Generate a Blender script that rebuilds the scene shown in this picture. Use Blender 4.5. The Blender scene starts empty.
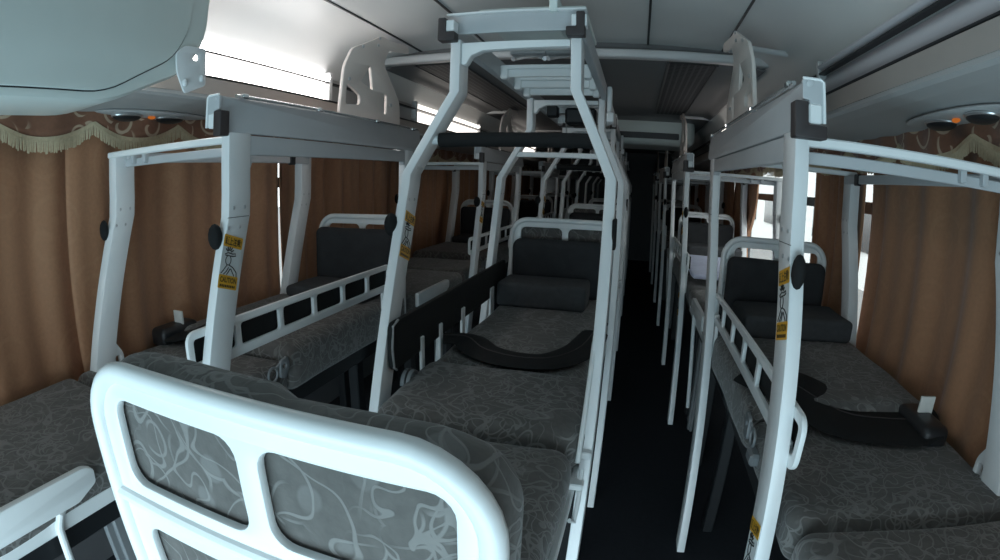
import bpy, bmesh, math, random
from mathutils import Matrix, Vector, noise
random.seed(7)
SC = bpy.context.scene
COL = SC.collection
H = 1.2                      # the lens is 1.2 m above the aisle floor; lengths below are measured from the lens height
PITCH = 2.0                  # distance from one sleeper unit to the next one behind it
PI = math.pi

# ------------------------------------------------------------------ materials
def new_mat(name):
    m = bpy.data.materials.new(name); m.use_nodes = True
    nt = m.node_tree; nt.nodes.clear()
    out = nt.nodes.new('ShaderNodeOutputMaterial')
    b = nt.nodes.new('ShaderNodeBsdfPrincipled')
    nt.links.new(b.outputs[0], out.inputs[0])
    return m, nt, b

def node(nt, typ, **kw):
    n = nt.nodes.new(typ)
    for k, v in kw.items(): setattr(n, k, v)
    return n

def val(nt, sock, v):
    if hasattr(v, 'is_output'): nt.links.new(v, sock)
    else: sock.default_value = v

def math_n(nt, op, a, b=0.0, c=None, clamp=False):
    n = node(nt, 'ShaderNodeMath', operation=op, use_clamp=clamp)
    val(nt, n.inputs[0], a); val(nt, n.inputs[1], b)
    if c is not None: val(nt, n.inputs[2], c)
    return n.outputs[0]

def mix_c(nt, f, a, b):
    n = node(nt, 'ShaderNodeMix', data_type='RGBA')
    val(nt, n.inputs[0], f)
    val(nt, n.inputs[6], a if hasattr(a, 'is_output') else (*a, 1))
    val(nt, n.inputs[7], b if hasattr(b, 'is_output') else (*b, 1))
    return n.outputs[2]

def ramp(nt, f, p0, p1):
    n = node(nt, 'ShaderNodeMapRange', interpolation_type='SMOOTHSTEP')
    nt.links.new(f, n.inputs[0]); n.inputs[1].default_value = p0; n.inputs[2].default_value = p1
    return n.outputs[0]

def obj_coord(nt, scale=(1, 1, 1), loc=(0, 0, 0)):
    t = node(nt, 'ShaderNodeTexCoord')
    mp = node(nt, 'ShaderNodeMapping'); mp.inputs['Scale'].default_value = scale; mp.inputs['Location'].default_value = loc
    nt.links.new(t.outputs['Object'], mp.inputs[0])
    return mp.outputs[0]

def noise_n(nt, vec, scale, detail=3.0, out=0):
    n = node(nt, 'ShaderNodeTexNoise'); n.inputs['Scale'].default_value = scale; n.inputs['Detail'].default_value = detail
    nt.links.new(vec, n.inputs['Vector'])
    return n.outputs[out]

def paint(name, col, rough=0.4, metal=0.0, var=0.08, scale=14.0, bump=0.0):
    m, nt, b = new_mat(name)
    v = obj_coord(nt)
    f = noise_n(nt, v, scale)
    dark = tuple(c * (1 - var) for c in col); lite = tuple(min(1, c * (1 + var)) for c in col)
    nt.links.new(mix_c(nt, f, dark, lite), b.inputs['Base Color'])
    b.inputs['Roughness'].default_value = rough; b.inputs['Metallic'].default_value = metal
    if bump:
        bp = node(nt, 'ShaderNodeBump'); bp.inputs['Strength'].default_value = bump; bp.inputs['Distance'].default_value = 0.002
        nt.links.new(noise_n(nt, v, 260.0, 2.0), bp.inputs['Height']); nt.links.new(bp.outputs[0], b.inputs['Normal'])
    return m

def emit(name, col, strength):
    m = bpy.data.materials.new(name); m.use_nodes = True; nt = m.node_tree; nt.nodes.clear()
    out = nt.nodes.new('ShaderNodeOutputMaterial'); e = nt.nodes.new('ShaderNodeEmission')
    e.inputs[0].default_value = (*col, 1); e.inputs[1].default_value = strength
    nt.links.new(e.outputs[0], out.inputs[0])
    return m

def floral_fabric(name, base, line, leaf):
    """velour with thin curling tendrils and soft leaves"""
    m, nt, b = new_mat(name)
    v = obj_coord(nt)
    nz = noise_n(nt, v, 7.0, 2.0, 1)
    sub = node(nt, 'ShaderNodeVectorMath', operation='MULTIPLY_ADD')
    nt.links.new(nz, sub.inputs[0]); sub.inputs[1].default_value = (.06, .06, .06); nt.links.new(v, sub.inputs[2])
    vv = sub.outputs[0]
    lines = None
    for sc, w, off, det in ((9.0, .011, 0.0, .6), (15.0, .017, 3.7, .3), (6.0, .007, 8.1, 1.2), (24.0, .024, 5.3, 0.0), (38.0, .034, 2.6, 0.0)):
        mp = node(nt, 'ShaderNodeMapping'); mp.inputs['Location'].default_value = (off, off * .7, off * 1.3)
        mp.inputs['Rotation'].default_value = (off, off * .3, 0); nt.links.new(vv, mp.inputs[0])
        nv = noise_n(nt, mp.outputs[0], sc, det)
        dd = math_n(nt, 'ABSOLUTE', math_n(nt, 'SUBTRACT', nv, .5))
        band = math_n(nt, 'SUBTRACT', 1.0, ramp(nt, dd, w * .5, w))
        gate = ramp(nt, noise_n(nt, mp.outputs[0], 4.0, 1.0), .40, .52)
        band = math_n(nt, 'MULTIPLY', band, gate)
        lines = band if lines is None else math_n(nt, 'MAXIMUM', lines, band)
    for sc, r0, w, off in ((13.0, .58, .030, 1.9), (21.0, .5, .045, 7.7)):
        mp = node(nt, 'ShaderNodeMapping'); mp.inputs['Location'].default_value = (off, off * .7, off * 1.3)
        nt.links.new(vv, mp.inputs[0])
        vo = node(nt, 'ShaderNodeTexVoronoi'); vo.inputs['Scale'].default_value = sc
        nt.links.new(mp.outputs[0], vo.inputs['Vector'])
        dd = math_n(nt, 'ABSOLUTE', math_n(nt, 'SUBTRACT', vo.outputs['Distance'], r0))
        band = math_n(nt, 'SUBTRACT', 1.0, ramp(nt, dd, w * .35, w))
        band = math_n(nt, 'MULTIPLY', band, ramp(nt, noise_n(nt, mp.outputs[0], 11.0, 1.0), .50, .58))
        lines = math_n(nt, 'MAXIMUM', lines, band)
    lv = node(nt, 'ShaderNodeTexVoronoi'); lv.inputs['Scale'].default_value = 19.0; nt.links.new(vv, lv.inputs['Vector'])
    leaves = math_n(nt, 'MULTIPLY', math_n(nt, 'SUBTRACT', 1.0, ramp(nt, lv.outputs['Distance'], .26, .33)), ramp(nt, noise_n(nt, v, 9.0, 1.0), .45, .6))
    fine = noise_n(nt, v, 55.0, 4.0)
    c = mix_c(nt, fine, tuple(x * .62 for x in base), tuple(x * 1.38 for x in base))
    c = mix_c(nt, math_n(nt, 'MULTIPLY', leaves, .8), c, leaf)
    c = mix_c(nt, math_n(nt, 'MULTIPLY', lines, .62), c, line)
    nt.links.new(c, b.inputs['Base Color'])
    b.inputs['Roughness'].default_value = .9; b.inputs['Sheen Weight'].default_value = .25
    bp = node(nt, 'ShaderNodeBump'); bp.inputs['Strength'].default_value = .35; bp.inputs['Distance'].default_value = .004
    nt.links.new(math_n(nt, 'ADD', lines, fine), bp.inputs['Height']); nt.links.new(bp.outputs[0], b.inputs['Normal'])
    return m

def scroll_fabric(name, base, line, scale, k, width, amount, reach=.5, sheen=.2):
    """cloth in the Y-Z plane woven with spiral scrolls"""
    m, nt, b = new_mat(name)
    v = obj_coord(nt, (0, 1, 1))
    vo = node(nt, 'ShaderNodeTexVoronoi'); vo.inputs['Scale'].default_value = scale; vo.inputs['Randomness'].default_value = .85
    nt.links.new(v, vo.inputs['Vector'])
    d3 = node(nt, 'ShaderNodeVectorMath', operation='SUBTRACT')
    sc = node(nt, 'ShaderNodeVectorMath', operation='SCALE'); sc.inputs['Scale'].default_value = 1.0
    nt.links.new(v, sc.inputs[0]); nt.links.new(sc.outputs[0], d3.inputs[0]); nt.links.new(vo.outputs['Position'], d3.inputs[1])
    sp = node(nt, 'ShaderNodeSeparateXYZ'); nt.links.new(d3.outputs[0], sp.inputs[0])
    ang = math_n(nt, 'DIVIDE', math_n(nt, 'ARCTAN2', sp.outputs[1], sp.outputs[2]), 2 * PI)
    s = math_n(nt, 'FRACT', math_n(nt, 'ADD', ang, math_n(nt, 'MULTIPLY', vo.outputs['Distance'], k)))
    dd = math_n(nt, 'ABSOLUTE', math_n(nt, 'SUBTRACT', s, .5))
    band = math_n(nt, 'SUBTRACT', 1.0, ramp(nt, dd, width * .5, width))
    band = math_n(nt, 'MULTIPLY', band, math_n(nt, 'SUBTRACT', 1.0, ramp(nt, vo.outputs['Distance'], reach, reach + .08)))
    fine = noise_n(nt, v, 90.0, 3.0)
    c = mix_c(nt, fine, tuple(x * .82 for x in base), tuple(x * 1.18 for x in base))
    c = mix_c(nt, math_n(nt, 'MULTIPLY', band, amount), c, line)
    nt.links.new(c, b.inputs['Base Color'])
    b.inputs['Roughness'].default_value = .75; b.inputs['Sheen Weight'].default_value = sheen
    return m

def vent_mat(name):
    m, nt, b = new_mat(name)
    v = obj_coord(nt, (34, 34, 0))
    ck = node(nt, 'ShaderNodeTexVoronoi', distance='CHEBYCHEV'); ck.inputs['Scale'].default_value = 1.0; ck.inputs['Randomness'].default_value = 0.0
    nt.links.new(v, ck.inputs['Vector'])
    f = ramp(nt, ck.outputs['Distance'], .30, .36)
    nt.links.new(mix_c(nt, f, (.012, .012, .013), (.10, .10, .105)), b.inputs['Base Color'])
    b.inputs['Roughness'].default_value = .6
    return m

M = {}
M['steel'] = paint('light_grey_painted_steel', (.82, .825, .83), .34, .0, .04)
M['white'] = paint('white_painted_steel', (.87, .88, .88), .30, .0, .03)
M['shell'] = paint('grey_moulded_panel', (.74, .80, .77), .32, .0, .03)
M['beam'] = paint('grey_sheet_panel', (.50, .51, .525), .42, .0, .05)
M['shade'] = paint('galvanised_grey', (.26, .27, .28), .5, .2, .1)
M['bracket'] = paint('warm_light_tinted_bracket', (.84, .76, .71), .4, 0, .04)  # pink tint stands for warm light falling on the bracket
M['alu'] = paint('brushed_aluminium', (.62, .62, .63), .28, .8, .1, 60)
M['chrome'] = paint('polished_rail', (.8, .8, .8), .18, .9, .03)
M['rubber'] = paint('dark_brown_rubber', (.045, .035, .035), .55, 0, .2)
M['black'] = paint('black_padding', (.005, .005, .0055), .85, 0, .3, 30, .2)
M['blackmetal'] = paint('black_steel', (.02, .02, .022), .4, 0, .2)
M['under'] = paint('dark_grey_base', (.010, .011, .013), .5, 0, .2)
M['fabric'] = floral_fabric('grey_floral_moquette', (.105, .097, .091), (.26, .25, .24), (.175, .168, .162))
M['fabric2'] = paint('charcoal_velour', (.034, .035, .038), .95, 0, .35, 22, .5)
M['fabric3'] = paint('slate_velour', (.06, .062, .066), .95, 0, .3, 40, .4)
M['curtain'] = scroll_fabric('brown_damask_curtain', (.36, .175, .092), (.50, .28, .155), 6.0, 5.0, .2, .15, .55)
M['valance'] = scroll_fabric('russet_valance_cloth', (.21, .095, .055), (.50, .38, .27), 10.0, 2.0, .10, .95, .62)
M['fringe'] = paint('cream_fringe', (.52, .43, .29), .85, 0, .25, 120)
M['ceil'] = paint('grey_headliner', (.70, .71, .70), .38, 0, .03, 6)
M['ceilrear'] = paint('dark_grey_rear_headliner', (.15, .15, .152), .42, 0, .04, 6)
M['ceilrib'] = paint('pale_ceiling_rib', (.72, .72, .72), .4, 0, .03)
M['service'] = paint('grey_service_panel', (.46, .46, .46), .42, 0, .04)
M['bronze'] = paint('warm_grey_fascia', (.42, .37, .34), .4, 0, .05)
M['darkpanel'] = paint('dark_ceiling_panel', (.075, .076, .08), .45, 0, .1)
M['vent'] = vent_mat('perforated_vent_panel')
M['wall'] = paint('dark_wall_lining', (.10, .10, .105), .6, 0, .1)
M['wallpale'] = paint('pale_wall_lining', (.55, .56, .55), .5, 0, .05)
M['floor'] = paint('dark_blue_carpet', (.012, .014, .02), .95, 0, .4, 60, .5)
M['yellow'] = paint('yellow_sticker', (.78, .40, .03), .45, 0, .08, 40)
M['paper'] = paint('white_sticker', (.72, .74, .74), .45, 0, .05, 40)
M['ink'] = paint('black_ink', (.012, .011, .010), .5, 0, .1)
M['tag'] = paint('white_woven_tag', (.75, .74, .70), .7, 0, .1, 80)
M['orange'] = emit('orange_reading_lamp', (1.0, .28, .05), .35)
M['lamp'] = emit('ceiling_lamp_diffuser', (1.0, .97, .97), 8.5)
M['lamplow'] = emit('lower_lamp_diffuser', (1.0, .95, .92), 8.0)
M['lampoff'] = paint('unlit_lamp_diffuser', (.62, .60, .63), .3, 0, .02)
M['lampdim'] = emit('far_ceiling_lamp_diffuser', (1.0, .93, .86), 1.8)
M['facade'] = paint('white_render', (.75, .75, .74), .8, 0, .08, 2)
M['fwin'] = paint('dark_window_band', (.03, .035, .04), .2, 0, .2)
M['ground'] = paint('grey_asphalt', (.25, .25, .25), .9, 0, .2, 5)
M['blanket'] = paint('daylight_tinted_cotton', (.66, .69, .86), .9, 0, .12, 25, .3)  # pale blue stands for window daylight on the bedding
def glass_mat():
    m = bpy.data.materials.new('window_glass'); m.use_nodes = True; nt = m.node_tree; nt.nodes.clear()
    out = nt.nodes.new('ShaderNodeOutputMaterial'); mx = nt.nodes.new('ShaderNodeMixShader')
    t = nt.nodes.new('ShaderNodeBsdfTransparent'); t.inputs[0].default_value = (.9, .93, .92, 1)
    g = nt.nodes.new('ShaderNodeBsdfGlossy'); g.inputs['Roughness'].default_value = .02
    mx.inputs[0].default_value = .06
    nt.links.new(t.outputs[0], mx.inputs[1]); nt.links.new(g.outputs[0], mx.inputs[2]); nt.links.new(mx.outputs[0], out.inputs[0])
    return m
M['glass'] = glass_mat()

# ------------------------------------------------------------------ mesh helpers
def curve_mesh(loops, thick, bevel):
    """flat outline with holes -> vertices and faces (a, b, c), c being the thickness direction"""
    c = bpy.data.curves.new('outline', 'CURVE'); c.dimensions = '2D'; c.fill_mode = 'BOTH'
    c.extrude = max(thick / 2 - bevel, 0.0001); c.bevel_depth = bevel; c.bevel_resolution = 1; c.offset = -bevel
    for lp in loops:
        s = c.splines.new('POLY'); s.points.add(len(lp) - 1); s.use_cyclic_u = True
        for p, q in zip(s.points, lp): p.co = (q[0], q[1], 0, 1)
    o = bpy.data.objects.new('outline', c)
    me = bpy.data.meshes.new_from_object(o)
    V = [tuple(v.co) for v in me.vertices]; F = [tuple(p.vertices) for p in me.polygons]
    bpy.data.objects.remove(o); bpy.data.curves.remove(c); bpy.data.meshes.remove(me)
    return V, F

def text_mesh(body, width, height):
    c = bpy.data.curves.new('text', 'FONT'); c.body = body; c.align_x = 'CENTER'; c.align_y = 'CENTER'; c.resolution_u = 3
    c.offset = .022
    o = bpy.data.objects.new('text', c)
    me = bpy.data.meshes.new_from_object(o)
    V = [tuple(v.co) for v in me.vertices]; F = [tuple(p.vertices) for p in me.polygons]
    bpy.data.objects.remove(o); bpy.data.curves.remove(c); bpy.data.meshes.remove(me)
    xs = [v[0] for v in V]; ys = [v[1] for v in V]
    cx, cy = (min(xs) + max(xs)) / 2, (min(ys) + max(ys)) / 2
    sx, sy = width / (max(xs) - min(xs)), height / (max(ys) - min(ys))
    return [((v[0] - cx) * sx, (v[1] - cy) * sy) for v in V], F

def rrect(x0, x1, y0, y1, r, n=5):
    r = min(r, (x1 - x0) / 2 - 1e-4, (y1 - y0) / 2 - 1e-4)
    out = []
    for cx, cy, a0 in ((x1 - r, y1 - r, 0), (x0 + r, y1 - r, 90), (x0 + r, y0 + r, 180), (x1 - r, y0 + r, 270)):
        for i in range(n + 1):
            a = math.radians(a0 + 90 * i / n); out.append((cx + r * math.cos(a), cy + r * math.sin(a)))
    return out

def fillet(poly, r, n=4):
    out = []; N = len(poly)
    for i in range(N):
        p = Vector(poly[i]); a = Vector(poly[i - 1]) - p; b = Vector(poly[(i + 1) % N]) - p
        d = min(r, a.length * .45, b.length * .45)
        s, e = p + a.normalized() * d, p + b.normalized() * d
        for k in range(n + 1):
            t = k / n; q = s * (1 - t) ** 2 + p * 2 * t * (1 - t) + e * t * t
            out.append((q.x, q.y))
    return out

class MB:
    def __init__(self): self.bm = bmesh.new(); self.mats = []; self.mi = 0
    def use(self, mat):
        if mat not in self.mats: self.mats.append(mat)
        self.mi = self.mats.index(mat); return self
    def add(self, V, F):
        vs = [self.bm.verts.new(v) for v in V]
        for f in F:
            try:
                fc = self.bm.faces.new([vs[i] for i in f]); fc.material_index = self.mi
            except ValueError: pass
        return self
    def merge(self, tmp):
        tmp.verts.index_update()
        V = [tuple(v.co) for v in tmp.verts]; F = [[v.index for v in f.verts] for f in tmp.faces]
        tmp.free(); return self.add(V, F)
    def box(self, x0, x1, y0, y1, z0, z1, bev=0.0, seg=1):
        t = bmesh.new()
        bmesh.ops.create_cube(t, size=1, matrix=Matrix.Translation(((x0 + x1) / 2, (y0 + y1) / 2, (z0 + z1) / 2)) @ Matrix.Diagonal((x1 - x0, y1 - y0, z1 - z0, 1)))
        if bev: bmesh.ops.bevel(t, geom=t.edges[:], offset=bev, segments=seg, affect='EDGES', profile=.5)
        return self.merge(t)
    def bar(self, st, wx, wy, bev=.003):
        """square section bar lofted through stations (x, y, z), sections level"""
        t = bmesh.new(); rings = []
        for s in st:
            x, y, z = s[:3]; ax = s[3] if len(s) > 3 else wx; ay = s[4] if len(s) > 4 else wy
            rings.append([t.verts.new((x + sx * ax / 2, y + sy * ay / 2, z)) for sx, sy in ((-1, -1), (1, -1), (1, 1), (-1, 1))])
        for a, b in zip(rings, rings[1:]):
            for i in range(4): t.faces.new((a[i], a[(i + 1) % 4], b[(i + 1) % 4], b[i]))
        t.faces.new(rings[0][::-1]); t.faces.new(rings[-1])
        if bev:
            es = [e for e in t.edges if abs((e.verts[0].co - e.verts[1].co).z) > 1e-4]
            bmesh.ops.bevel(t, geom=es, offset=bev, segments=2, affect='EDGES', profile=.5)
        return self.merge(t)
    def tube(self, path, r, seg=10, closed=False):
        P = [Vector(p) for p in path]; n = len(P)
        rings = []; up = None
        for i in range(n):
            a = P[i - 1] if (i > 0 or closed) else P[i]; b = P[(i + 1) % n] if (i < n - 1 or closed) else P[i]
            d = (b - a).normalized()
            if up is None: up = Vector((0, 0, 1)) if abs(d.z) < .9 else Vector((1, 0, 0))
            u = (up - d * up.dot(d)).normalized(); w = d.cross(u); up = u
            rr = r[i] if isinstance(r, (list, tuple)) else r
            rings.append([P[i] + (u * math.cos(2 * PI * k / seg) + w * math.sin(2 * PI * k / seg)) * rr for k in range(seg)])
        V = [tuple(v) for g in rings for v in g]; F = []
        for i in range(n if closed else n - 1):
            j = (i + 1) % n
            for k in range(seg): F.append((i * seg + k, i * seg + (k + 1) % seg, j * seg + (k + 1) % seg, j * seg + k))
        if not closed: F.append(tuple(range(seg))[::-1]); F.append(tuple((n - 1) * seg + k for k in range(seg)))
        return self.add(V, F)
    def plate(self, loops, thick, fn, bev=.002):
        V, F = curve_mesh(loops, thick, bev)
        return self.add([fn(*v) for v in V], F)
    def soft(self, x0, x1, y0, y1, z0, z1, r, wob=0.0, seed=0.0, fn=None, res=.03):
        """cushion: a box with round edges and a slightly uneven skin"""
        dims = (x1 - x0, y1 - y0, z1 - z0); r = min(r, *(d / 2 - 1e-3 for d in dims))
        def axis(a0, a1):
            n = max(2, min(34, int((a1 - a0 - 2 * r) / res)))
            e = [a0, a0 + r * .3, a0 + r * .65]
            return [a0, a0 + r * .12, a0 + r * .35, a0 + r * .65] + [a0 + r + (a1 - a0 - 2 * r) * i / n for i in range(n + 1)] + [a1 - r * .65, a1 - r * .35, a1 - r * .12, a1]
        AX = [axis(x0, x1), axis(y0, y1), axis(z0, z1)]
        lo = Vector((x0 + r, y0 + r, z0 + r)); hi = Vector((x1 - r, y1 - r, z1 - r))
        t = bmesh.new(); cache = {}
        def vert(i, j, k):
            key = (i, j, k)
            if key not in cache:
                p = Vector((AX[0][i], AX[1][j], AX[2][k]))
                c = Vector((min(max(p.x, lo.x), hi.x), min(max(p.y, lo.y), hi.y), min(max(p.z, lo.z), hi.z)))
                d = p - c
                if d.length > 1e-9: p = c + d.normalized() * r
                if wob:
                    q = p * 5 + Vector((seed, seed * 2, seed * .5))
                    p = p + Vector((noise.noise(q), noise.noise(q + Vector((9, 3, 1))), noise.noise(q + Vector((2, 7, 5))))) * wob
                if fn: p = Vector(fn(p.x, p.y, p.z))
                cache[key] = t.verts.new(p)
            return cache[key]
        n = [len(a) - 1 for a in AX]
        for d in range(3):
            a, b = [q for q in range(3) if q != d]
            for side in (0, n[d]):
                for i in range(n[a]):
                    for j in range(n[b]):
                        idx = []
                        for (u, w) in ((i, j), (i + 1, j), (i + 1, j + 1), (i, j + 1)):
                            kk = [0, 0, 0]; kk[d] = side; kk[a] = u; kk[b] = w; idx.append(vert(*kk))
                        try: t.faces.new(idx)
                        except ValueError: pass
        return self.merge(t)
    def grid(self, fn, nu, nv, closed_u=False):
        V = [fn(i / nu, j / nv) for i in range(nu + (0 if closed_u else 1)) for j in range(nv + 1)]
        m = nu if closed_u else nu + 1; F = []
        for i in range(nu):
            for j in range(nv):
                a, b = i, (i + 1) % m
                F.append((a * (nv + 1) + j, b * (nv + 1) + j, b * (nv + 1) + j + 1, a * (nv + 1) + j + 1))
        return self.add([tuple(v) for v in V], F)
    def ball(self, c, rx, ry, rz, seg=16):
        t = bmesh.new()
        bmesh.ops.create_uvsphere(t, u_segments=seg, v_segments=seg // 2, radius=1, matrix=Matrix.Translation(c) @ Matrix.Diagonal((rx, ry, rz, 1)))
        return self.merge(t)
    def build(self, name, mat=None, parent=None, org=(0, 0, 0), smooth=True, angle=35, solid=0.0):
        bm = self.bm
        bmesh.ops.remove_doubles(bm, verts=bm.verts, dist=1e-6)
        if not solid: bmesh.ops.recalc_face_normals(bm, faces=bm.faces)
        ox, oy, oz = org
        for v in bm.verts: v.co -= Vector((ox, oy, oz))
        if smooth:
            ca = math.radians(angle)
            for e in bm.edges:
                e.smooth = not (len(e.link_faces) == 2 and e.calc_face_angle(0) > ca)
            for f in bm.faces: f.smooth = True
        me = bpy.data.meshes.new(name); bm.to_mesh(me); bm.free()
        for m in (self.mats or [mat]): me.materials.append(m)
        o = bpy.data.objects.new(name, me); COL.objects.link(o)
        if solid:
            s = o.modifiers.new('thickness', 'SOLIDIFY'); s.thickness = solid; s.offset = 0
        if parent is not None: o.parent = parent
        else: o.location = (ox, oy, oz + H)
        return o

class Thing:
    """an Empty at the base of a thing; parts are meshes under it"""
    def __init__(self, name, label, cat, org, group=None):
        self.org = org
        self.o = bpy.data.objects.new(name, None); COL.objects.link(self.o)
        self.o.empty_display_size = .1
        self.o.location = (org[0], org[1], org[2] + H)
        tag(self.o, label, cat, group)
    def part(self, name, mb, mat=None, parent=None, label=None, **kw):
        o = mb.build(name, mat, parent or self.o, self.org, **kw)
        if label: o['label'] = label
        return o

def tag(o, label, cat, group=None):
    o['label'] = label; o['category'] = cat
    if group: o['group'] = group
    return o
def structure(o): o['kind'] = 'structure'; return o
def copy_tree(o, dy, label):
    c = o.copy(); COL.objects.link(c); c.location.y += dy; c['label'] = label
    for ch in list(o.children):
        k = ch.copy(); COL.objects.link(k); k.parent = c
        for g in list(ch.children):
            q = g.copy(); COL.objects.link(q); q.parent = k
    return c

# ------------------------------------------------------------------ the bus body
CX = -.305                    # middle of the bus
WL, WR = -1.53, .92           # inner faces of the side walls
Y0, Y1 = -.85, 8.6
structure(MB().box(WL - .1, WR + .1, Y0, Y1, -H - .1, -H).build('floor', M['floor'], None, (CX, 0, -H), smooth=False))

half = [(-.92, .43), (-.915, .48), (-.90, .515), (-.87, .55), (-.83, .577), (-.77, .597), (-.672, .612), (-.50, .618), (-.351, .621), (-.18, .624), (0, .625)]
prof = [(CX + a, b) for a, b in half] + [(CX - a, b) for a, b in half[-2::-1]]
mb = MB()
ny = 24
mb.grid(lambda u, v: (lambda p: (p[0], Y0 + (Y1 - Y0) * v, p[1]))(prof[round(u * (len(prof) - 1))]), len(prof) - 1, ny)
mb.box(WL - .1, WR + .1, Y0 - .1, Y1 + .1, .70, .76)  # unseen roof slab, added to stop sky light leaking past the ceiling edges
structure(mb.build('ceiling', M['ceil'], None, (CX, 0, .6), angle=60))
# dark joints between the ceiling panels
k = 1
for x, z in ((CX - .672, .612), (CX - .351, .621), (CX + .351, .621), (CX + .672, .612)):
    structure(MB().box(x - .004, x + .004, Y0, Y1, z - .0045, z + .01).build('trim_%d' % k, M['blackmetal'], None, (x, 0, z), smooth=False)); k += 1
# pale rib across the ceiling and the lower, darker ceiling behind it
mb = MB().box(-1.175, .565, 2.17, 2.225, .548, .585, .006).box(-1.15, .54, 5.4, 5.45, .548, .57, .004)
structure(mb.build('trim_%d' % k, M['ceilrib'], None, (CX, 2.2, .56), angle=60)); k += 1
structure(MB().plate([fillet([(-1.17, .53), (-1.10, .556), (.49, .556), (.56, .53), (.56, .66), (-1.17, .66)], .02)], Y1 - 2.22, lambda a, b, c: (a, (Y1 + 2.22) / 2 + c, b), .0002).build('ceiling', M['ceilrear'], None, (CX, 4, .56), angle=60))

def side_trim(s, W, idx):
    """service panel over the window and the fascia below the ceiling lamp; s is -1 on the left"""
    x1 = CX + s * .895
    P = [(W + s * .01, .232), (x1 + s * .26, .236), (x1 + s * .06, .250), (x1 + s * .012, .256), (x1, .262), (x1, .325), (x1 + s * .03, .33), (x1 + s * .03, .45), (x1 + s * .12, .47), (W + s * .01, .47)]
    mb = MB()
    n = len(P)
    V = [(p[0], y, p[1]) for y in (Y0, Y1) for p in P]
    F = [(i, (i + 1) % n, n + (i + 1) % n, n + i) for i in range(n)] + [tuple(range(n)), tuple(range(n, 2 * n))]
    mb.use(M['service']).add(V, F)
    mb.use(M['bronze']).box(min(x1 - s * .004, x1 + s * .01), max(x1 - s * .004, x1 + s * .01), Y0, Y1, .272, .324)
    mb.use(M['blackmetal']).box(min(x1 - s * .006, x1 + s * .01), max(x1 - s * .006, x1 + s * .01), Y0, Y1, .3265, .331)
    mb.use(M['blackmetal']).box(min(x1 - s * .001, x1 + s * .02), max(x1 - s * .001, x1 + s * .02), Y0, Y1, .402, .408)
    structure(mb.build('trim_%d' % idx, None, None, (x1, 0, .24), smooth=False))
side_trim(-1, WL, k); k += 1
side_trim(1, WR, k); k += 1

def side_wall(s, W, name, pillars):
    mb = MB()
    a, b = sorted((W, W + s * .07))
    mb.use(M['wall']).box(a, b, Y0, Y1, -H, -.62)
    mb.use(M['wallpale']).box(a - .0, b, Y0, Y1, -.62, -.60)
    mb.use(M['wall']).box(a, b, Y0, Y1, .20, .72)
    for y0, y1 in pillars: mb.box(a, b, y0, y1, -.60, .20)
    structure(mb.build(name, None, None, (W, 0, -H), smooth=False))
pl = [(Y0, -.3), (1.70, 1.785), (3.72, 3.80), (5.72, 5.80), (7.72, 7.8), (8.5, Y1)]
side_wall(-1, WL, 'wall_left', pl)
pr = [(Y0, -.3), (1.70, 1.785), (4.25, 4.33), (5.95, 6.05), (7.72, 7.8), (8.5, Y1)]
side_wall(1, WR, 'wall_right', pr)
wi = 1
for s, W, pp in ((-1, WL, pl), (1, WR, pr)):
    for (a0, a1), (b0, b1) in zip(pp, pp[1:]):
        x = W + s * .045
        w = MB().use(M['glass']).box(min(x, x + s * .006), max(x, x + s * .006), a1 - .01, b0 + .01, -.61, .21)
        w.use(M['blackmetal'])
        xa, xb = sorted((x - s * .012, x + s * .014))
        w.box(xa, xb, a1, b0, -.605, -.575).box(xa, xb, a1, b0, .175, .205)
        w.box(xa, xb, a1, b0, -.025, .022)
        structure(w.build('window_%d' % wi, None, None, (x, (a1 + b0) / 2, -.6), smooth=False)); wi += 1
structure(MB().box(WL - .1, WR + .1, Y1, Y1 + .1, -H, .76).build('wall_back', M['wall'], None, (CX, Y1, -H), smooth=False))
# front end: pillars and sill behind the camera, windscreen lowered to shade the berths
mb = MB().box(WL - .1, WR + .1, Y0 - .1, Y0, -H, -1.16).box(WL - .1, WR + .1, Y0 - .1, Y0, -.26, .75)
mb.box(WL - .1, WL + .06, Y0 - .1, Y0, -1.16, -.26).box(WR - .06, WR + .1, Y0 - .1, Y0, -1.16, -.26)
structure(mb.build('wall_front', M['wall'], None, (CX, Y0, -H), smooth=False))
structure(MB().box(-30, 40, -30, 60, -2.3, -2.2).build('ground', M['ground'], None, (0, 0, -2.2), smooth=False))

# building outside the uncovered window
t = Thing('apartment_building', 'white building outside the uncovered window', 'building', (6.5, 18, -2.2))
t.part('facade', MB().box(6.5, 10, 4, 40, -2.2, 8), M['facade'], smooth=False)
for zz in (-1.2, 1.0, 3.2):
    for j in range(9):
        y = 5.5 + j * 3.6
        wn = t.part('window', MB().box(6.44, 6.56, y, y + 1.7, zz, zz + 1.1, .02), M['fwin'], smooth=False)

# ------------------------------------------------------------------ curtains and valances
def curtain(name, X, y0, y1, z0, z1, label, group, seed, folds=7.0, amp=.022, pinch=0.0, s=1):
    rnd = random.Random(seed)
    ph = [rnd.uniform(0, 6.28) for _ in range(4)]
    n = max(16, int((y1 - y0) / .012))
    def f(u, v):
        y = y0 + (y1 - y0) * u; z = z1 + (z0 - z1) * v
        w = .55 + .45 * v
        x = X + amp * w * (math.sin(2 * PI * folds * (y - y0) + ph[0] + .5 * v) * .6 + math.sin(2 * PI * folds * .47 * (y - y0) + ph[1]) * .7 + .35 * math.sin(2 * PI * folds * 1.9 * (y - y0) + ph[2] + v))
        if pinch:
            q = math.exp(-((v - .72) / .25) ** 2) * pinch
            y = y + (y1 - y) * q
        y += .004 * math.sin(5 * v + ph[3])
        return (x, y, z)
    o = MB().grid(f, n, 14).build(name, M['curtain'], None, (X, (y0 + y1) / 2, z0), angle=80, solid=.004)
    return tag(o, label, 'curtain', group)
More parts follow.
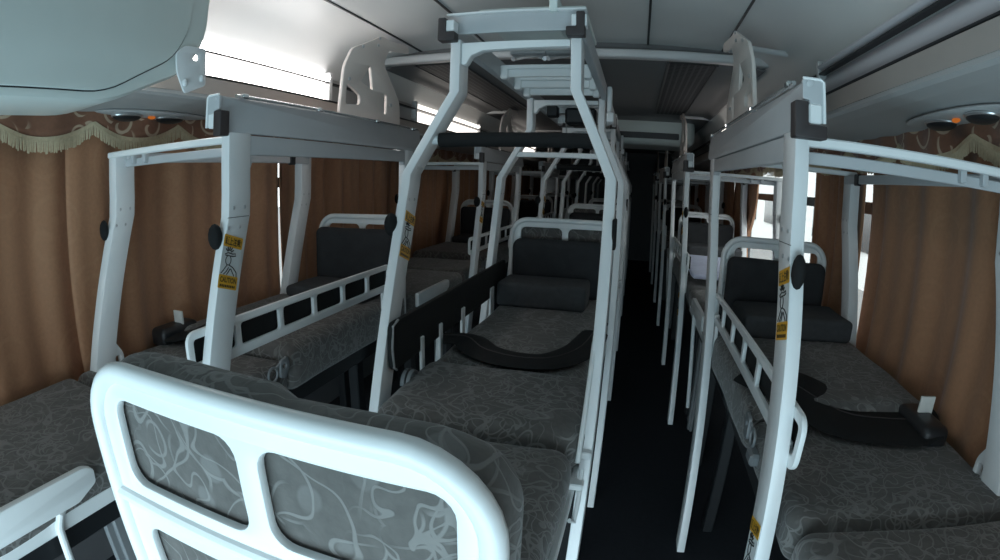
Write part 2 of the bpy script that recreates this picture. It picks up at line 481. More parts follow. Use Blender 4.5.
GL, GR = 'curtains along the left windows', 'curtains along the right windows'
XL, XR = -1.475, .875
curtain('window_curtain', XL - .03, -.70, .92, -.66, .25, 'brown damask curtain hanging below the grey-green overhead panel', GL, 1, 4.2)
curtain('window_curtain', XL, .772, 1.806, -.66, .25, 'brown curtain between the overhead panel curtain and the thin bright slit, lamp-lit wall', GL, 2, 4.6)
curtain('window_curtain', XL, 1.822, 2.87, -.66, .25, 'brown curtain just past the thin bright slit, behind the black back cushion, lamp-lit wall', GL, 3, 6)
curtain('window_curtain', XL - .012, 2.84, 3.77, -.66, .25, 'dim brown curtain beside the second berth on the wall with the glowing lamp strip', GL, 4, 6)
curtain('window_curtain', XL, 3.75, 5.77, -.66, .25, 'dim brown curtain beside the third berth on the wall with the glowing lamp strip', GL, 5, 5)
curtain('window_curtain', XL - .012, 5.75, 8.45, -.66, .25, 'dim brown curtain at the rear end of the wall with the glowing lamp strip', GL, 6, 5)
curtain('window_curtain', XR, -.70, 1.808, -.66, .25, 'widest brown damask curtain, beside the berth with the wide black lap belt', GR, 11, 4.0)
curtain('window_curtain', XR, 1.822, 2.42, -.66, .25, 'narrow brown curtain strip between the uncovered window and the widest curtain', GR, 12, 9)
curtain('window_curtain', XR, 3.62, 4.45, -.66, .25, 'orange-brown gathered curtain at the rear edge of the uncovered window', GR, 13, 10, .03, .35)
curtain('window_curtain', XR - .012, 4.43, 6.47, -.66, .25, 'dim brown curtain beside the third berth on the wall with the uncovered window', GR, 14, 5)
curtain('window_curtain', XR, 6.45, 8.45, -.66, .25, 'dim brown curtain at the rear end of the wall with the uncovered window', GR, 15, 5)

def valance(s, X, cusp, per, label):
    def edge(y):
        t = ((y - cusp) / per) % 1.0
        return .207 - .052 * math.sin(PI * t) ** .75
    ya, yb = -.7, 8.45
    n = 620
    def px(y): return X + .006 * math.sin(y * 37) + .004 * math.sin(y * 13)
    t = Thing('valance', label, 'valance', (X, 0, .13), 'valances over the curtains')
    t.part('pelmet_cloth', MB().grid(lambda u, v: (px(ya + (yb - ya) * u), ya + (yb - ya) * u, .262 + (edge(ya + (yb - ya) * u) - .262) * v), n, 4), M['valance'], solid=.004, angle=80)
    fr = MB(); rnd = random.Random(5)
    fr.grid(lambda u, v: (px(ya + (yb - ya) * u) - s * .004, ya + (yb - ya) * u, edge(ya + (yb - ya) * u) + .006 - .014 * v), n, 1)
    y = ya
    while y < yb:
        w = .0042 if y < 3 else .010
        z = edge(y) - .006; L = .032 + rnd.uniform(-.004, .004); x = px(y) - s * .004; d = rnd.uniform(-.002, .002)
        V = [(x, y, z), (x - s * .002, y + w / 2, z), (x, y + w, z), (x, y + d + w * .1, z - L), (x - s * .002, y + d + w / 2, z - L), (x, y + d + w * .9, z - L)]
        fr.add(V, [(0, 1, 4, 3), (1, 2, 5, 4)])
        y += w * 1.25
    t.part('fringe', fr, M['fringe'], label='cream hanging fringe', smooth=False, solid=.0015)
valance(-1, -1.445, .859, .347, 'russet scalloped valance with cream fringe below the glowing lamp strip')
valance(1, .842, 1.122, .42, 'russet scalloped valance with cream fringe above the uncovered window')

# ------------------------------------------------------------------ ceiling lamps, vents, reading lamps
def cove_light(s, y0, y1, mat, label):
    x = CX + s * .895
    t = Thing('cove_light', label, 'ceiling light', (x, y0, .33), 'lamps along the ceiling edge')
    def strip(za, zb, bulge):
        def f(u, v):
            a = PI * v
            return (x + s * .028 - s * bulge * math.sin(a), y0 + (y1 - y0) * u, za + (zb - za) * v)
        return MB().grid(f, 6, 8)
    t.part('diffuser', strip(.333, .401, .018), M['lamplow'] if mat is M['lamp'] else mat, angle=80, label='white lit lower lamp strip')
    t.part('diffuser', strip(.409, .446, .034), mat, angle=80, label='white lit upper lamp strip')
    for y in (y0 - .012, y1 + .012):
        t.part('end_cap', MB().box(min(x + s * .028, x - s * .002), max(x + s * .028, x - s * .002), y - .012, y + .012, .33, .45, .003), M['ceilrib'])
    return t
cove_light(-1, .25, 1.80, M['lamp'], 'brightest white lamp strip, beside the grey-green overhead panel')
cove_light(-1, 2.7, 3.9, M['lampdim'], 'dim lamp strip just past the pale ceiling rib, on the lamp-lit wall')
cove_light(-1, 5.0, 6.2, M['lampdim'], 'rearmost dim lamp strip on the lamp-lit wall, a small glint')
cove_light(1, -.2, 1.62, M['lampoff'], 'unlit pale lamp strip above the wide right curtain')
cove_light(1, 2.7, 3.6, M['lampdim'], 'dim lamp strip past the ceiling rib on the wall with the uncovered window')

for x0, x1, nm in ((.135, .35, 'dark perforated ceiling vent panel over the aisle beside the uncovered window'), (-1.02, -.80, 'dark perforated ceiling vent panel next to the lamp-lit wall')):
    t = Thing('ceiling_vent', nm, 'vent', ((x0 + x1) / 2, 2.5, .6), 'ceiling vents')
    def zc(x): return .556
    t.part('grille', MB().grid(lambda u, v: (x0 + (x1 - x0) * u, 2.26 + 1.6 * v, zc(x0 + (x1 - x0) * u) - .006), 4, 8), M['vent'])
    fr = MB()
    for x in (x0, x1): fr.box(x - .006, x + .006, 2.25, 3.88, zc(x) - .010, zc(x) + .004, .002)
    t.part('frame', fr, M['darkpanel'])
# hump of the rear air conditioner
t = Thing('ceiling_air_conditioner', 'grey moulded air conditioner hump on the ceiling near the rear', 'air conditioner', (CX + .4, 4.6, .4))
t.part('housing', MB().soft(CX - .1, CX + .80, 4.35, 5.0, .36, .60, .07), M['shell'])
t.part('grille', MB().box(CX + .05, CX + .66, 4.338, 4.36, .41, .46, .004), M['darkpanel'])

def reading_lamp(s, X, yc, label):
    t = Thing('reading_light_panel', label, 'reading light', (X, yc, .23), 'reading lights over the windows')
    pod = MB().ball((X - s * .03, yc, .2365), .06, .24, .012, 24)
    t.part('pod', pod, M['service'])
    for d, r in ((-.12, .052), (.06, .055)):
        p = t.part('louver', MB().ball((X - s * .035, yc + d, .222), .034, r, .014, 20), M['blackmetal'], label='black round air louver')
        t.part('louver_rim', MB().tube([(X - s * .035 + .036 * math.cos(a), yc + d + (r + .002) * math.sin(a), .2255) for a in [2 * PI * q / 28 for q in range(28)]], .004, 8, True), M['alu'], parent=p)
    t.part('lens', MB().ball((X - s * .05, yc - .03, .2225), .008, .016, .006, 14), M['orange'], label='orange glowing lens')
reading_lamp(-1, -1.455, 1.09, 'reading light panel with black round vents under the brightest lamp strip')
reading_lamp(1, .805, 1.11, 'reading light panel with black round vents over the widest curtain')
reading_lamp(-1, -1.455, 3.1, 'reading light panel past the ceiling rib on the lamp-lit wall')
reading_lamp(1, .805, 3.1, 'reading light panel over the uncovered window')

# moulded panel with a rounded rim, hung at the upper left
t = Thing('overhead_panel', 'big grey-green moulded panel with rounded rim under the ceiling', 'panel', (-.9, .3, .18))
inner = fillet([(-.6, .185), (.563, .187), (.735, .275), (.776, .35), (.776, .60), (-.6, .60)], .05)
outer = fillet([(-.65, .164), (.575, .166), (.785, .250), (.842, .335), (.842, .62), (-.65, .62)], .06)
t.part('shell', MB().plate([outer], .20, lambda a, b, c: (-1.01 + c, a, b), .02), M['shell'])
t.part('recess_line', MB().tube([(-.9095, a, b) for a, b in inner], .0026, 6, True), M['blackmetal'])
t.part('face_panel', MB().plate([[(CX_, CY_) for CX_, CY_ in inner]], .012, lambda a, b, c: (-.9085 + c, a, b), .004), M['shell'])
t.part('bracket', MB().plate([fillet([(.735, .285), (.76, .306), (.823, .308), (.831, .224), (.768, .199), (.742, .243)], .008), rrect(.785, .803, .276, .291, .007)], .005, lambda a, b, c: (-.90 + c, a, b), .001)
       .ball((-.895, .765, .222), .005, .007, .009, 10).ball((-.895, .815, .238), .005, .007, .009, 10), M['steel'], label='light steel mounting bracket')

# ------------------------------------------------------------------ caution sticker
def sticker(t, xface, n, Yc, Zc, slope, w=.064, h=.122):
    """n: +1 when the face looks to +X"""
    L = math.hypot(1, slope)
    up = Vector((0, slope / L, 1 / L)); wd = Vector((0, 1 / L, -slope / L)) * n
    O = Vector((xface, Yc, Zc))
    def at(a, b, off): return tuple(O + wd * a + up * b + Vector((n * off, 0, 0)))
    def slab(mb, poly, o0, o1):
        k = len(poly)
        V = [at(a, b, o0) for a, b in poly] + [at(a, b, o1) for a, b in poly]
        mb.add(V, [tuple(range(k)), tuple(range(k, 2 * k))] + [(i, (i + 1) % k, k + (i + 1) % k, k + i) for i in range(k)])
    mb = MB()
    mb.use(M['paper']); slab(mb, rrect(-w / 2, w / 2, -h / 2, h / 2, .004), 0, .0010)
    mb.use(M['yellow']); slab(mb, rrect(-w / 2, w / 2, h / 2 - .027, h / 2, .003), .0008, .0014)
    slab(mb, rrect(-w / 2, w / 2, -h / 2, -h / 2 + .031, .003), .0008, .0014)
    st = t.part('caution_sticker', mb, None, smooth=False, label='white sticker with yellow bands reading CAUTION')
    V, F = text_mesh('頭上注意!', w * .86, .019)
    t.part('heading_lettering', MB().add([at(a, b + h / 2 - .0135, .0018) for a, b in V], F), M['ink'], parent=st, smooth=False)
    V, F = text_mesh('CAUTION', w * .86, .0125)
    t.part('caution_lettering', MB().add([at(a, b - h / 2 + .0205, .0018) for a, b in V], F), M['ink'], parent=st, smooth=False)
    tx = MB()
    for k in range(9):
        a = -w * .4 + k * w * .092
        slab(tx, [(a, -h / 2 + .004), (a + w * .06, -h / 2 + .004), (a + w * .06, -h / 2 + .0095), (a, -h / 2 + .0095)], .0014, .0018)
    t.part('small_lettering', tx, M['ink'], parent=st, smooth=False)
    pg = MB()
    def stroke(pts, r=.0011): pg.tube([at(a, b, .0012) for a, b in pts], r, 6)
    zc = .010
    for a0 in (-62, -30, 0, 30, 62):                       # burst over the head
        q = math.radians(a0 + 90)
        stroke([(-.008 + .006 * math.cos(q), zc + .012 + .004 * math.sin(q)), (-.008 + .015 * math.cos(q), zc + .013 + .012 * math.sin(q))], .0014)
    stroke([(-.022, zc + .006), (-.012, zc + .011), (.004, zc + .010), (.013, zc + .012), (.015, zc + .007), (.006, zc + .005), (-.020, zc + .004)], .0012)   # cap
    stroke([(-.008 + .009 * math.cos(2 * PI * q / 14), zc - .006 + .011 * math.sin(2 * PI * q / 14)) for q in range(15)], .0011)    # head
    stroke([(-.004, zc - .016), (.010, zc - .020), (.024, zc - .030), (.026, zc - .040)], .0012)
    stroke([(-.010, zc - .017), (-.020, zc - .030), (-.027, zc - .038)], .0012)
    stroke([(-.004, zc - .022), (-.010, zc - .032), (-.018, zc - .039)], .0012)
    stroke([(.002, zc - .024), (-.004, zc - .034), (-.008, zc - .039)], .0012)
    stroke([(.004, zc - .024), (.012, zc - .033), (.018, zc - .039)], .0012)
    t.part('pictogram', pg, M['ink'], parent=st)
    return st

# ------------------------------------------------------------------ window-side unit: bunk frame and berth
SL = .31
KINK = -.045
def post_st(x, yf, ztop, zbot, slope, dep=.076):
    return [(x, yf + dep / 2 - slope * (KINK - zbot), zbot), (x, yf + dep / 2 - slope * .01, KINK - .03), (x, yf + dep / 2, KINK + .02), (x, yf + dep / 2, ztop)]

def window_frame(s, XA, label, group, uw=.50):
    """s -1: the window is to the left of the aisle post, +1: to the right.  XA: aisle face of the aisle posts"""
    t = Thing('bunk_frame', label, 'bunk frame', (XA + s * .27, 1.3, -H), group)
    X = lambda u: XA + s * u
    def bx(mb, u0, u1, *r, **k): 
        a, b = sorted((X(u0), X(u1))); return mb.box(a, b, *r, **k)
    for yf in (.878, 1.83):
        mb = MB().use(M['steel']).bar(post_st(X(.0135), yf, .12, -H, SL), .027, .076)
        mb.use(M['alu'])
        for dy, z in ((.018, -.055), (.056, -.055), (.012, -.10), (.050, -.10)):
            yy = yf + dy - SL * max(0, KINK - z)
            mb.ball((X(-.0006), yy, z), .0022, .0045, .0045, 8)
        mb.use(M['blackmetal']).box(min(X(-.0004), X(.001)), max(X(-.0004), X(.001)), yf - .006, yf + .067, -.0775, -.0762)
        p = t.part('post', mb)
        if yf < 1:
            kn = MB().ball((X(.024 if s < 0 else .013), yf - SL * .067 - .006, -.118), .019 if s < 0 else .013, .016, .030, 14)
            t.part('bumper_knob', kn, M['black'], parent=p, label='black rubber knob')
        mb = MB().use(M['steel']).bar(post_st(X(uw + .02), yf + .012, .105, -.56, SL, .072), .04, .072)
        mb.use(M['alu'])
        for dy, z in ((.030, -.055), (.066, -.055), (.026, -.10), (.060, -.10)):
            yy = yf + dy - SL * max(0, KINK - z)
            mb.ball((X(uw - .0006), yy, z), .0022, .0045, .0045, 8)
        mb.use(M['steel'])                                    # flared foot plate
        zf = -.50; yb = yf + .084 - SL * (KINK - zf)
        mb.plate([fillet([(yb - .02, -.54), (yb + .045, -.54), (yb + .045, -.47), (yb + .018, -.43), (yb - .02, -.43)], .012), rrect(yb + .012, yb + .032, -.505, -.475, .008)], .02, lambda a, b, c: (X(uw + .015) + c, a, b), .002)
        p = t.part('post', mb, label='post on the window side')
        if yf < 1:
            kn = MB().ball((X(uw + .036), yf + .012 - SL * .067 - .006, -.112), .016, .014, .030, 14)
            t.part('bumper_knob', kn, M['black'], parent=p, label='black rubber knob')
        # crossbars between the two posts
        if yf < 1:
            t.part('crossbar', bx(MB(), .02, uw + .03, yf + .0, yf + .026, .093, .110, bev=.003), M['white'], label='white crossbar')
            cb = bx(MB(), .03, uw + .01, yf + .050, yf + .066, .066, .088, bev=.002)
            for u in (.38, .44): bx(cb, u, u + .016, yf + .034, yf + .052, .070, .100, bev=.003)
            t.part('crossbar', cb, M['beam'], label='grey lower crossbar with clips')
        else:
            t.part('crossbar', bx(MB(), .02, uw + .03, yf + .02, yf + .046, .105, .122, bev=.003), M['white'], label='white crossbar')
    wr = bx(MB().use(M['beam']), uw - .014, uw - .002, .93, 1.88, .076, .106, bev=.003)
    wr.use(M['blackmetal']); bx(wr, uw - .018, uw - .001, 1.74, 1.775, .070, .110, bev=.003)
    t.part('window_rail', wr, None, label='grey rail along the curtain')
    # header and upper side panel between the aisle posts
    hd = MB().plate([[(.884, .113), (.884, .066), (.955, .066)] + [(1.82, .072), (1.82, .06), (1.925, .06), (1.925, .113)]], .02, lambda a, b, c: (X(.011) + c, a, b), .002)
    hd.plate([fillet([(.950, .070), (.950, .035), (.957, .035), (.966, .058), (.99, .07)], .004)], .018, lambda a, b, c: (X(.012) + c, a, b), .001)
    t.part('header_panel', hd, M['beam'])
    # upper panel leans slightly outwards towards the top; its near end is a J-shaped flange
    def lean(z): return .006 + (z - .115) * .12
    up = MB().plate([fillet([(.852, .116), (.852, .165), (.838, .20), (1.985, .205), (1.985, .125), (1.93, .116)], .006)], .014, lambda a, b, c: (X(lean(b)) + c, a, b), .003)
    pn = t.part('upper_side_panel', up, M['beam'])
    fl = MB().use(M['beam'])
    ep = [(.002, .166), (.002, .200), (.040, .200), (.040, .128), (.014, .128), (.014, .166)]
    fl.plate([fillet(ep, .004)], .010, lambda a_, b_, c: (X(a_), .848 + c, b_), .002)
    fl.use(M['white']).tube([(X(.002), .842, .201), (X(.034), .842, .201), (X(.040), .842, .197), (X(.041), .842, .128)], .0028, 8)
    t.part('end_plate', fl, None, parent=pn)
    rl = MB().tube([(X(.004), .90, .2035), (X(.004), 1.95, .2065)], .0045, 8)
    for y in (.93, 1.25, 1.60, 1.90): rl.box(X(.004) - .008, X(.004) + .008, y - .010, y + .010, .199, .2115, .003)
    t.part('top_rail', rl, M['chrome'], parent=pn)
    # end of the upper berth rail: square tube with an L-shaped rubber guard
    a, b = sorted((X(.012), X(.036)))
    t.part('rail_end', MB().box(a, b, .84, 1.98, .126, .160, .003), M['white'])
    g = [(-.014, .162), (.010, .162), (.010, .124), (.044, .124), (.044, .101), (-.014, .101)] if s > 0 else [(-.012, .164), (.012, .164), (.012, .107), (-.012, .107)]
    t.part('corner_guard', MB().plate([fillet(g, .004)], .03, lambda a_, b_, c: (X(a_), .85 + c, b_), .002), M['rubber'], label='dark brown L-shaped rubber guard')
    # curved lift bracket with triangular openings
    out = fillet([(1.47, .215), (1.49, .38), (1.535, .45), (1.66, .505), (1.74, .545), (1.79, .54), (1.97, .56), (1.985, .53), (1.80, .50), (1.765, .44), (1.91, .31), (1.92, .215)], .02)
    h1 = fillet([(1.60, .345), (1.665, .415), (1.69, .325)], .012)
    h2 = fillet([(1.505, .252), (1.51, .325), (1.60, .295), (1.60, .262)], .014)
    h3 = rrect(1.775, 1.80, .25, .325, .01)
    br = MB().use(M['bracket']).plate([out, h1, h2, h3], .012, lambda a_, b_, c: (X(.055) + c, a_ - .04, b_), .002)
    br.use(M['alu'])
    for y, z in ((1.60, .47), (1.71, .50), (1.72, .53), (1.52, .34), (1.83, .29)): br.ball((X(.047), y - .04, z), .004, .007, .007, 8)
    br.use(M['ceilrib']).tube([(X(.055), 1.90, .545), (X(.30), 1.93, .545)], .012, 8)
    t.part('lift_bracket', br, None, label='pale bracket with triangular openings')
    sticker(t, X(-.0003), -s, .872, -.178, SL)
    if s > 0: sticker(t, X(-.0003), -s, .745, -.60, SL)
    return t.o

def headboard(t, x0, x1, y, zt, zb, parts=None):
    """rounded frame with a sheet between its tubes and rows of openings; lies in an X-Z plane"""
    r = .085; cx = (x0 + x1) / 2
    zt -= .008
    path = [(x0 + .012, zb)]
    arc = [(x0 + .012 + (r - .012) * (1 - math.cos(a)), zt - .012 - (r - .012) * (1 - math.sin(a))) for a in [PI / 2 * q / 8 for q in range(9)]]
    path += arc + [(x1 + x0 - a, b) for a, b in arc[::-1]] + [(x1 - .012, zb)]
    fr = MB().tube([(a, y, b) for a, b in path], .0115, 12)
    fr.tube([(x0 + .012, y, zt - .176), (x1 - .012, y, zt - .176)], .010, 10)
    hb = t.part('headboard', fr, M['white'], label='white tubular end frame')
    outer = [(a + (cx - a) * .02, b - .006) for a, b in path]
    holes = []
    m = .045
    for a, b in ((x0 + .054, cx - .004), (cx + .023, x1 - .041)):
        holes.append(rrect(a, b, zt - .150, zt - .045, .022))
        holes.append(rrect(a, b, zt - .310, zt - .212, .022))
    pl = MB().plate([outer] + holes, .012, lambda a, b, c: (a, y + .005 + c, b), .003)
    sl = t.part('end_sheet', pl, M['white'], parent=hb)
    return hb

def window_berth(s, XA, label, group):
    t = Thing('sleeper_berth', label, 'berth', (XA + s * .27, .8, -H), group)
    X = lambda u: XA + s * u
    def sx(u0, u1): return sorted((X(u0), X(u1)))
    a, b = sx(.045, .565)
    t.part('mattress', MB().soft(a, b, (.03 if s < 0 else .03), .695, -.60, -.500, .035, .004, 1.0 + s), M['fabric'])
    t.part('mattress', MB().soft(a, b, .697, 1.13, -.60, -.500, .035, .004, 2.0 + s), M['fabric'])
    t.part('mattress', MB().soft(*sx(.035, .56), 1.12, 1.93, -.605, -.462, .04, .005, 3.0 + s), M['fabric'])
    hx0, hx1 = sx(.075, .52)
    headboard(t, hx0, hx1, 2.0, -.138 if s < 0 else -.148, -.62)
    bx0, bx1 = sx(.095, .50)
    t.part('back_cushion', MB().soft(bx0, bx1, 1.925, 1.99, -.50, -.205 if s < 0 else -.232, .045, .004, 4.0 + s, None, .03), M['fabric2'])
    # bed frame
    a, b = sx(.035, .05)
    rail = MB().plate([fillet([(.04, -.490), (.410, -.492), (.432, -.503), (.429, -.532), (.376, -.554), (.04, -.554)], .008)], .018, lambda a_, b_, c: (X(.040) + c, a_, b_), .003)
    rail.box(min(X(.045), X(.075)), max(X(.045), X(.075)), .04, .60, -.60, -.565, .003)
    t.part('side_rail', rail, M['white'])
    t.part('support_tube', MB().tube([(X(.046), .342, -.552), (X(.036), .326, -.558), (X(.036), .314, -.578), (X(.040), .308, -.68), (X(.06), .305, -1.0)], .009, 10), M['white'])
    base = MB().box(*sx(.07, .56), .04, 1.95, -.66, -.605, .004)
    t.part('base_frame', base, M['under'])
    for u0, u1 in ((.10, .14), (.48, .52)):
        for y in (.10, .66, 1.60):
            t.part('leg', MB().box(*sx(u0, u1), y, y + .05, -H, -.655, .004), M['under'])
    t.part('pedestal_panel', MB().box(*sx(.11, .125), .45, .60, -H, -.6, .004).box(*sx(.10, .13), .47, .50, -H, -.6, .004), M['shade'])
    # ladder-like guard rail on the aisle side
    holes = []; gz = 0 if s < 0 else -.016
    y = .728
    ys = [.758, .902, .922, 1.078, 1.098, 1.243, 1.263, 1.408, 1.428, 1.573, 1.593, 1.74]
    for q in range(0, 12, 2): holes.append(rrect(ys[q], ys[q + 1], -.391 + gz, -.336 + gz, .008, 3))
    rail = MB().plate([rrect(.738, 1.762, -.416 + gz, -.316 + gz, .028)] + holes, .011, lambda a_, b_, c: (X(.032) + c, a_, b_), .003)
    for yy in (.80, 1.70): rail.box(*sx(.030, .042), yy, yy + .03, -.55, -.40, .003)
    gr = t.part('guard_rail', rail, M['white'])
    t.part('guard_backing', MB().box(*sx(.042, .048), .765, 1.74, -.396 + gz, -.331 + gz, .002), M['black'], parent=gr, label='black sheet behind the guard rail')
    # latch below the guard rail
    lt = MB().tube([(X(.034), 1.035 + .020 * math.cos(q), -.512 + .020 * math.sin(q)) for q in [2 * PI * j / 16 for j in range(16)]], .0035, 8, True)
    lt.tube([(X(.034), 1.05, -.498), (X(.032), 1.065, -.49)], .004, 8)
    lt.plate([fillet([(1.06, -.53), (1.085, -.535), (1.105, -.505), (1.10, -.475), (1.065, -.48)], .008), rrect(1.073, 1.090, -.508, -.492, .006)], .008, lambda a_, b_, c: (X(.03) + c, a_, b_), .001)
    lt.box(*sx(.025, .05), .985, 1.035, -.56, -.53, .006)
    t.part('latch', lt, M['shade'])
    return t.o

def bolster(x0, x1, y0, y1, z0, z1, label, group, seed):
    o = MB().soft(x0, x1, y0, y1, z0, z1, .018, .004, seed).build('bolster', M['fabric3'], None, ((x0 + x1) / 2, (y0 + y1) / 2, z0), angle=60)
    return tag(o, label, 'cushion', group)

def lap_belt(pts, w, label, group, tagat=None, extra=None):
    """wide black padded strap lying along pts (x, y, z), with end lug and woven tag"""
    o = Vector(pts[0])
    t = Thing('lap_belt', label, 'seat belt', tuple(o), group)
    P = [Vector(p) for p in pts]
    def cr(u):
        n = len(P) - 1; f = u * n; i = min(int(f), n - 1); q = f - i
        p0, p1, p2, p3 = P[max(i - 1, 0)], P[i], P[i + 1], P[min(i + 2, n)]
        return .5 * ((2 * p1) + (p2 - p0) * q + (2 * p0 - 5 * p1 + 4 * p2 - p3) * q * q + (3 * p1 - p0 - 3 * p2 + p3) * q ** 3)
    N = 26
    def f(u, v):
        c = cr(u); d = cr(min(u + .01, 1)) - cr(max(u - .01, 0)); d.z = 0; d.normalize()
        sd = Vector((-d.y, d.x, 0)); a = 2 * PI * v
        ww = w / 2 * (1 - .25 * abs(2 * u - 1) ** 3)
        return tuple(c + sd * (ww * math.cos(a)) + Vector((0, 0, .011 * math.sin(a) + .011)))
    t.part('strap', MB().grid(f, N, 16), M['black'], angle=80)
    t.part('seam', MB().tube([tuple(cr(q / 20) + Vector((0, 0, .0215))) for q in range(21)], .0022, 6), M['rubber'])
    if tagat:
        p = Vector(tagat)
        t.part('tag', MB().box(p.x - .022, p.x + .022, p.y - .004, p.y + .004, p.z, p.z + .045, .001).use(M['tag']), M['tag'], label='white woven tag')
        t.part('buckle', MB().soft(p.x - .05, p.x + .03, p.y - .10, p.y + .07, p.z - .06, p.z + .005, .02), M['blackmetal'])
    if extra: extra(t)
    return t.o

# ------------------------------------------------------------------ centre unit
CL, CR = -.555, -.042
def centre_frame(label, group):
    t = Thing('bunk_frame', label, 'bunk frame', (-.2985, 1.6, -H), group)
    sl = .375; dep = .07
    for yf in (1.22, 2.15):
        for sd in (-1, 1):
            xo = -.570 if sd < 0 else -.0565        # middle of the post low down
            xt = -.445 if sd < 0 else -.144           # and at the top
            zb = -H; y = yf + dep / 2
            st = [(xo, y - sl * (.005 - zb), zb), (xo, y - sl * .02, -.015), (xo, y, .016), (xt, y, .225), (xt, y, .36)]
            mb = MB().use(M['steel']).bar(st, .026, dep)
            mb.use(M['alu'])
            for dy, z in ((.018, .035), (.052, .035), (.014, -.05), (.046, -.05)):
                xx = xo + (xt - xo) * max(0, (z - .016) / .209)
                mb.ball((xx - sd * .0135, yf + dy - sl * max(0, .005 - z), z), .002, .0045, .0045, 8)
            p = t.part('post', mb)
            if yf < 2:
                kn = MB().ball((xo - .022, yf - sl * .115 + .004, -.112), .019, .018, .030, 14) if sd < 0 else MB().soft(xo + .010, xo + .020, yf - sl * .115 - .004, yf - sl * .115 + .045, -.145, -.075, .006)
                t.part('bumper_knob', kn, M['black'], parent=p, label='black rubber knob')
        if yf < 2:
            t.part('pad_bar', MB().tube([(-.490, yf + .03, .105), (-.104, yf + .03, .105)], .0185, 14), M['black'], label='black padded bar across the posts')
            t.part('bar_socket', MB().tube([(-.512, yf + .03, .105), (-.488, yf + .03, .105)], .012, 10), M['white'])
            t.part('bar_socket', MB().tube([(-.106, yf + .03, .105), (-.084, yf + .03, .105)], .012, 10), M['white'])
        else:
            t.part('crossbar', MB().box(-.51, -.085, yf + .01, yf + .03, .108, .130, .003), M['white'])
        t.part('brace', MB().plate([fillet([(-.43, .352), (-.159, .352), (-.159, .335), (-.375, .330), (-.405, .318), (-.418, .295), (-.43, .295)], .004)], .03, lambda a, b, c: (a, yf + .02 + c, b), .002), M['white'])
    # upper berth cradle: side rails, cross members and end fascia
    for x in (-.458, -.134):
        rb = MB().box(x - .012, x + .012, 1.225, 3.14, .354, .412, .003)
        t.part('upper_rail', rb, M['beam'])
        t.part('rail_end', MB().box(x - .018, x + .018, 1.19, 1.225, .376, .406, .002), M['white'])
    for sd, x in ((-1, -.458), (1, -.1425)):
        g = [(sd * .022, .412), (sd * .002, .412), (sd * .002, .374), (-sd * .022, .374), (-sd * .022, .351), (sd * .022, .351)]
        t.part('corner_guard', MB().plate([fillet(g, .004)], .032, lambda a, b, c: (x + a, 1.20 + c, b), .002), M['rubber'], label='dark brown L-shaped rubber guard')
    t.part('end_fascia', MB().plate([fillet([(-.472, .378), (-.472, .432), (-.12, .432), (-.12, .378)], .008)], .01, lambda a, b, c: (a, 1.238 + c, b), .002), M['beam'])
    t.part('fascia_lip', MB().box(-.472, -.12, 1.22, 1.245, .428, .434, .002), M['white'])
    t.part('upper_deck', MB().box(-.40, -.125, 1.26, 1.60, .438, .452, .003).box(-.21, -.19, 1.22, 1.62, .425, .47, .002), M['shell'])
    for y in (1.66, 1.86, 2.02, 2.55, 2.95):
        cm = MB().box(-.446, -.146, y, y + .03, .378, .392, .003).box(-.446, -.146, y + .01, y + .022, .352, .378, .002)
        for x0, x1 in ((-.446, -.42), (-.172, -.146)): cm.box(x0, x1, y, y + .03, .345, .385, .004)
        t.part('cross_member', cm, M['white'])
    mech = MB()
    for x in (-.30, -.20):
        mech.tube([(x - .045, 1.42, .352), (x + .01, 1.55, .40)], .007, 8).tube([(x + .045, 1.42, .352), (x - .01, 1.55, .40)], .007, 8)
        mech.box(x - .05, x + .05, 1.40, 1.43, .36, .372, .003)
    t.part('scissor_latch', mech, M['alu'])
    t.part('latch_box', MB().box(-.40, -.35, 2.30, 2.36, .30, .352, .006), M['under'])
    t.part('latch_box', MB().box(-.32, -.18, 2.32, 2.42, .27, .345, .01), M['under'])
    # side lock on the aisle side of the cradle
    t.part('side_lock', MB().box(-.118, -.100, 2.08, 2.14, .28, .40, .004).box(-.118, -.09, 2.05, 2.12, .25, .29, .004), M['steel'])
    sticker(t, -.5567, 1, 1.220 + .035 - sl * .145, -.140, sl, .062, .118)
    return t.o

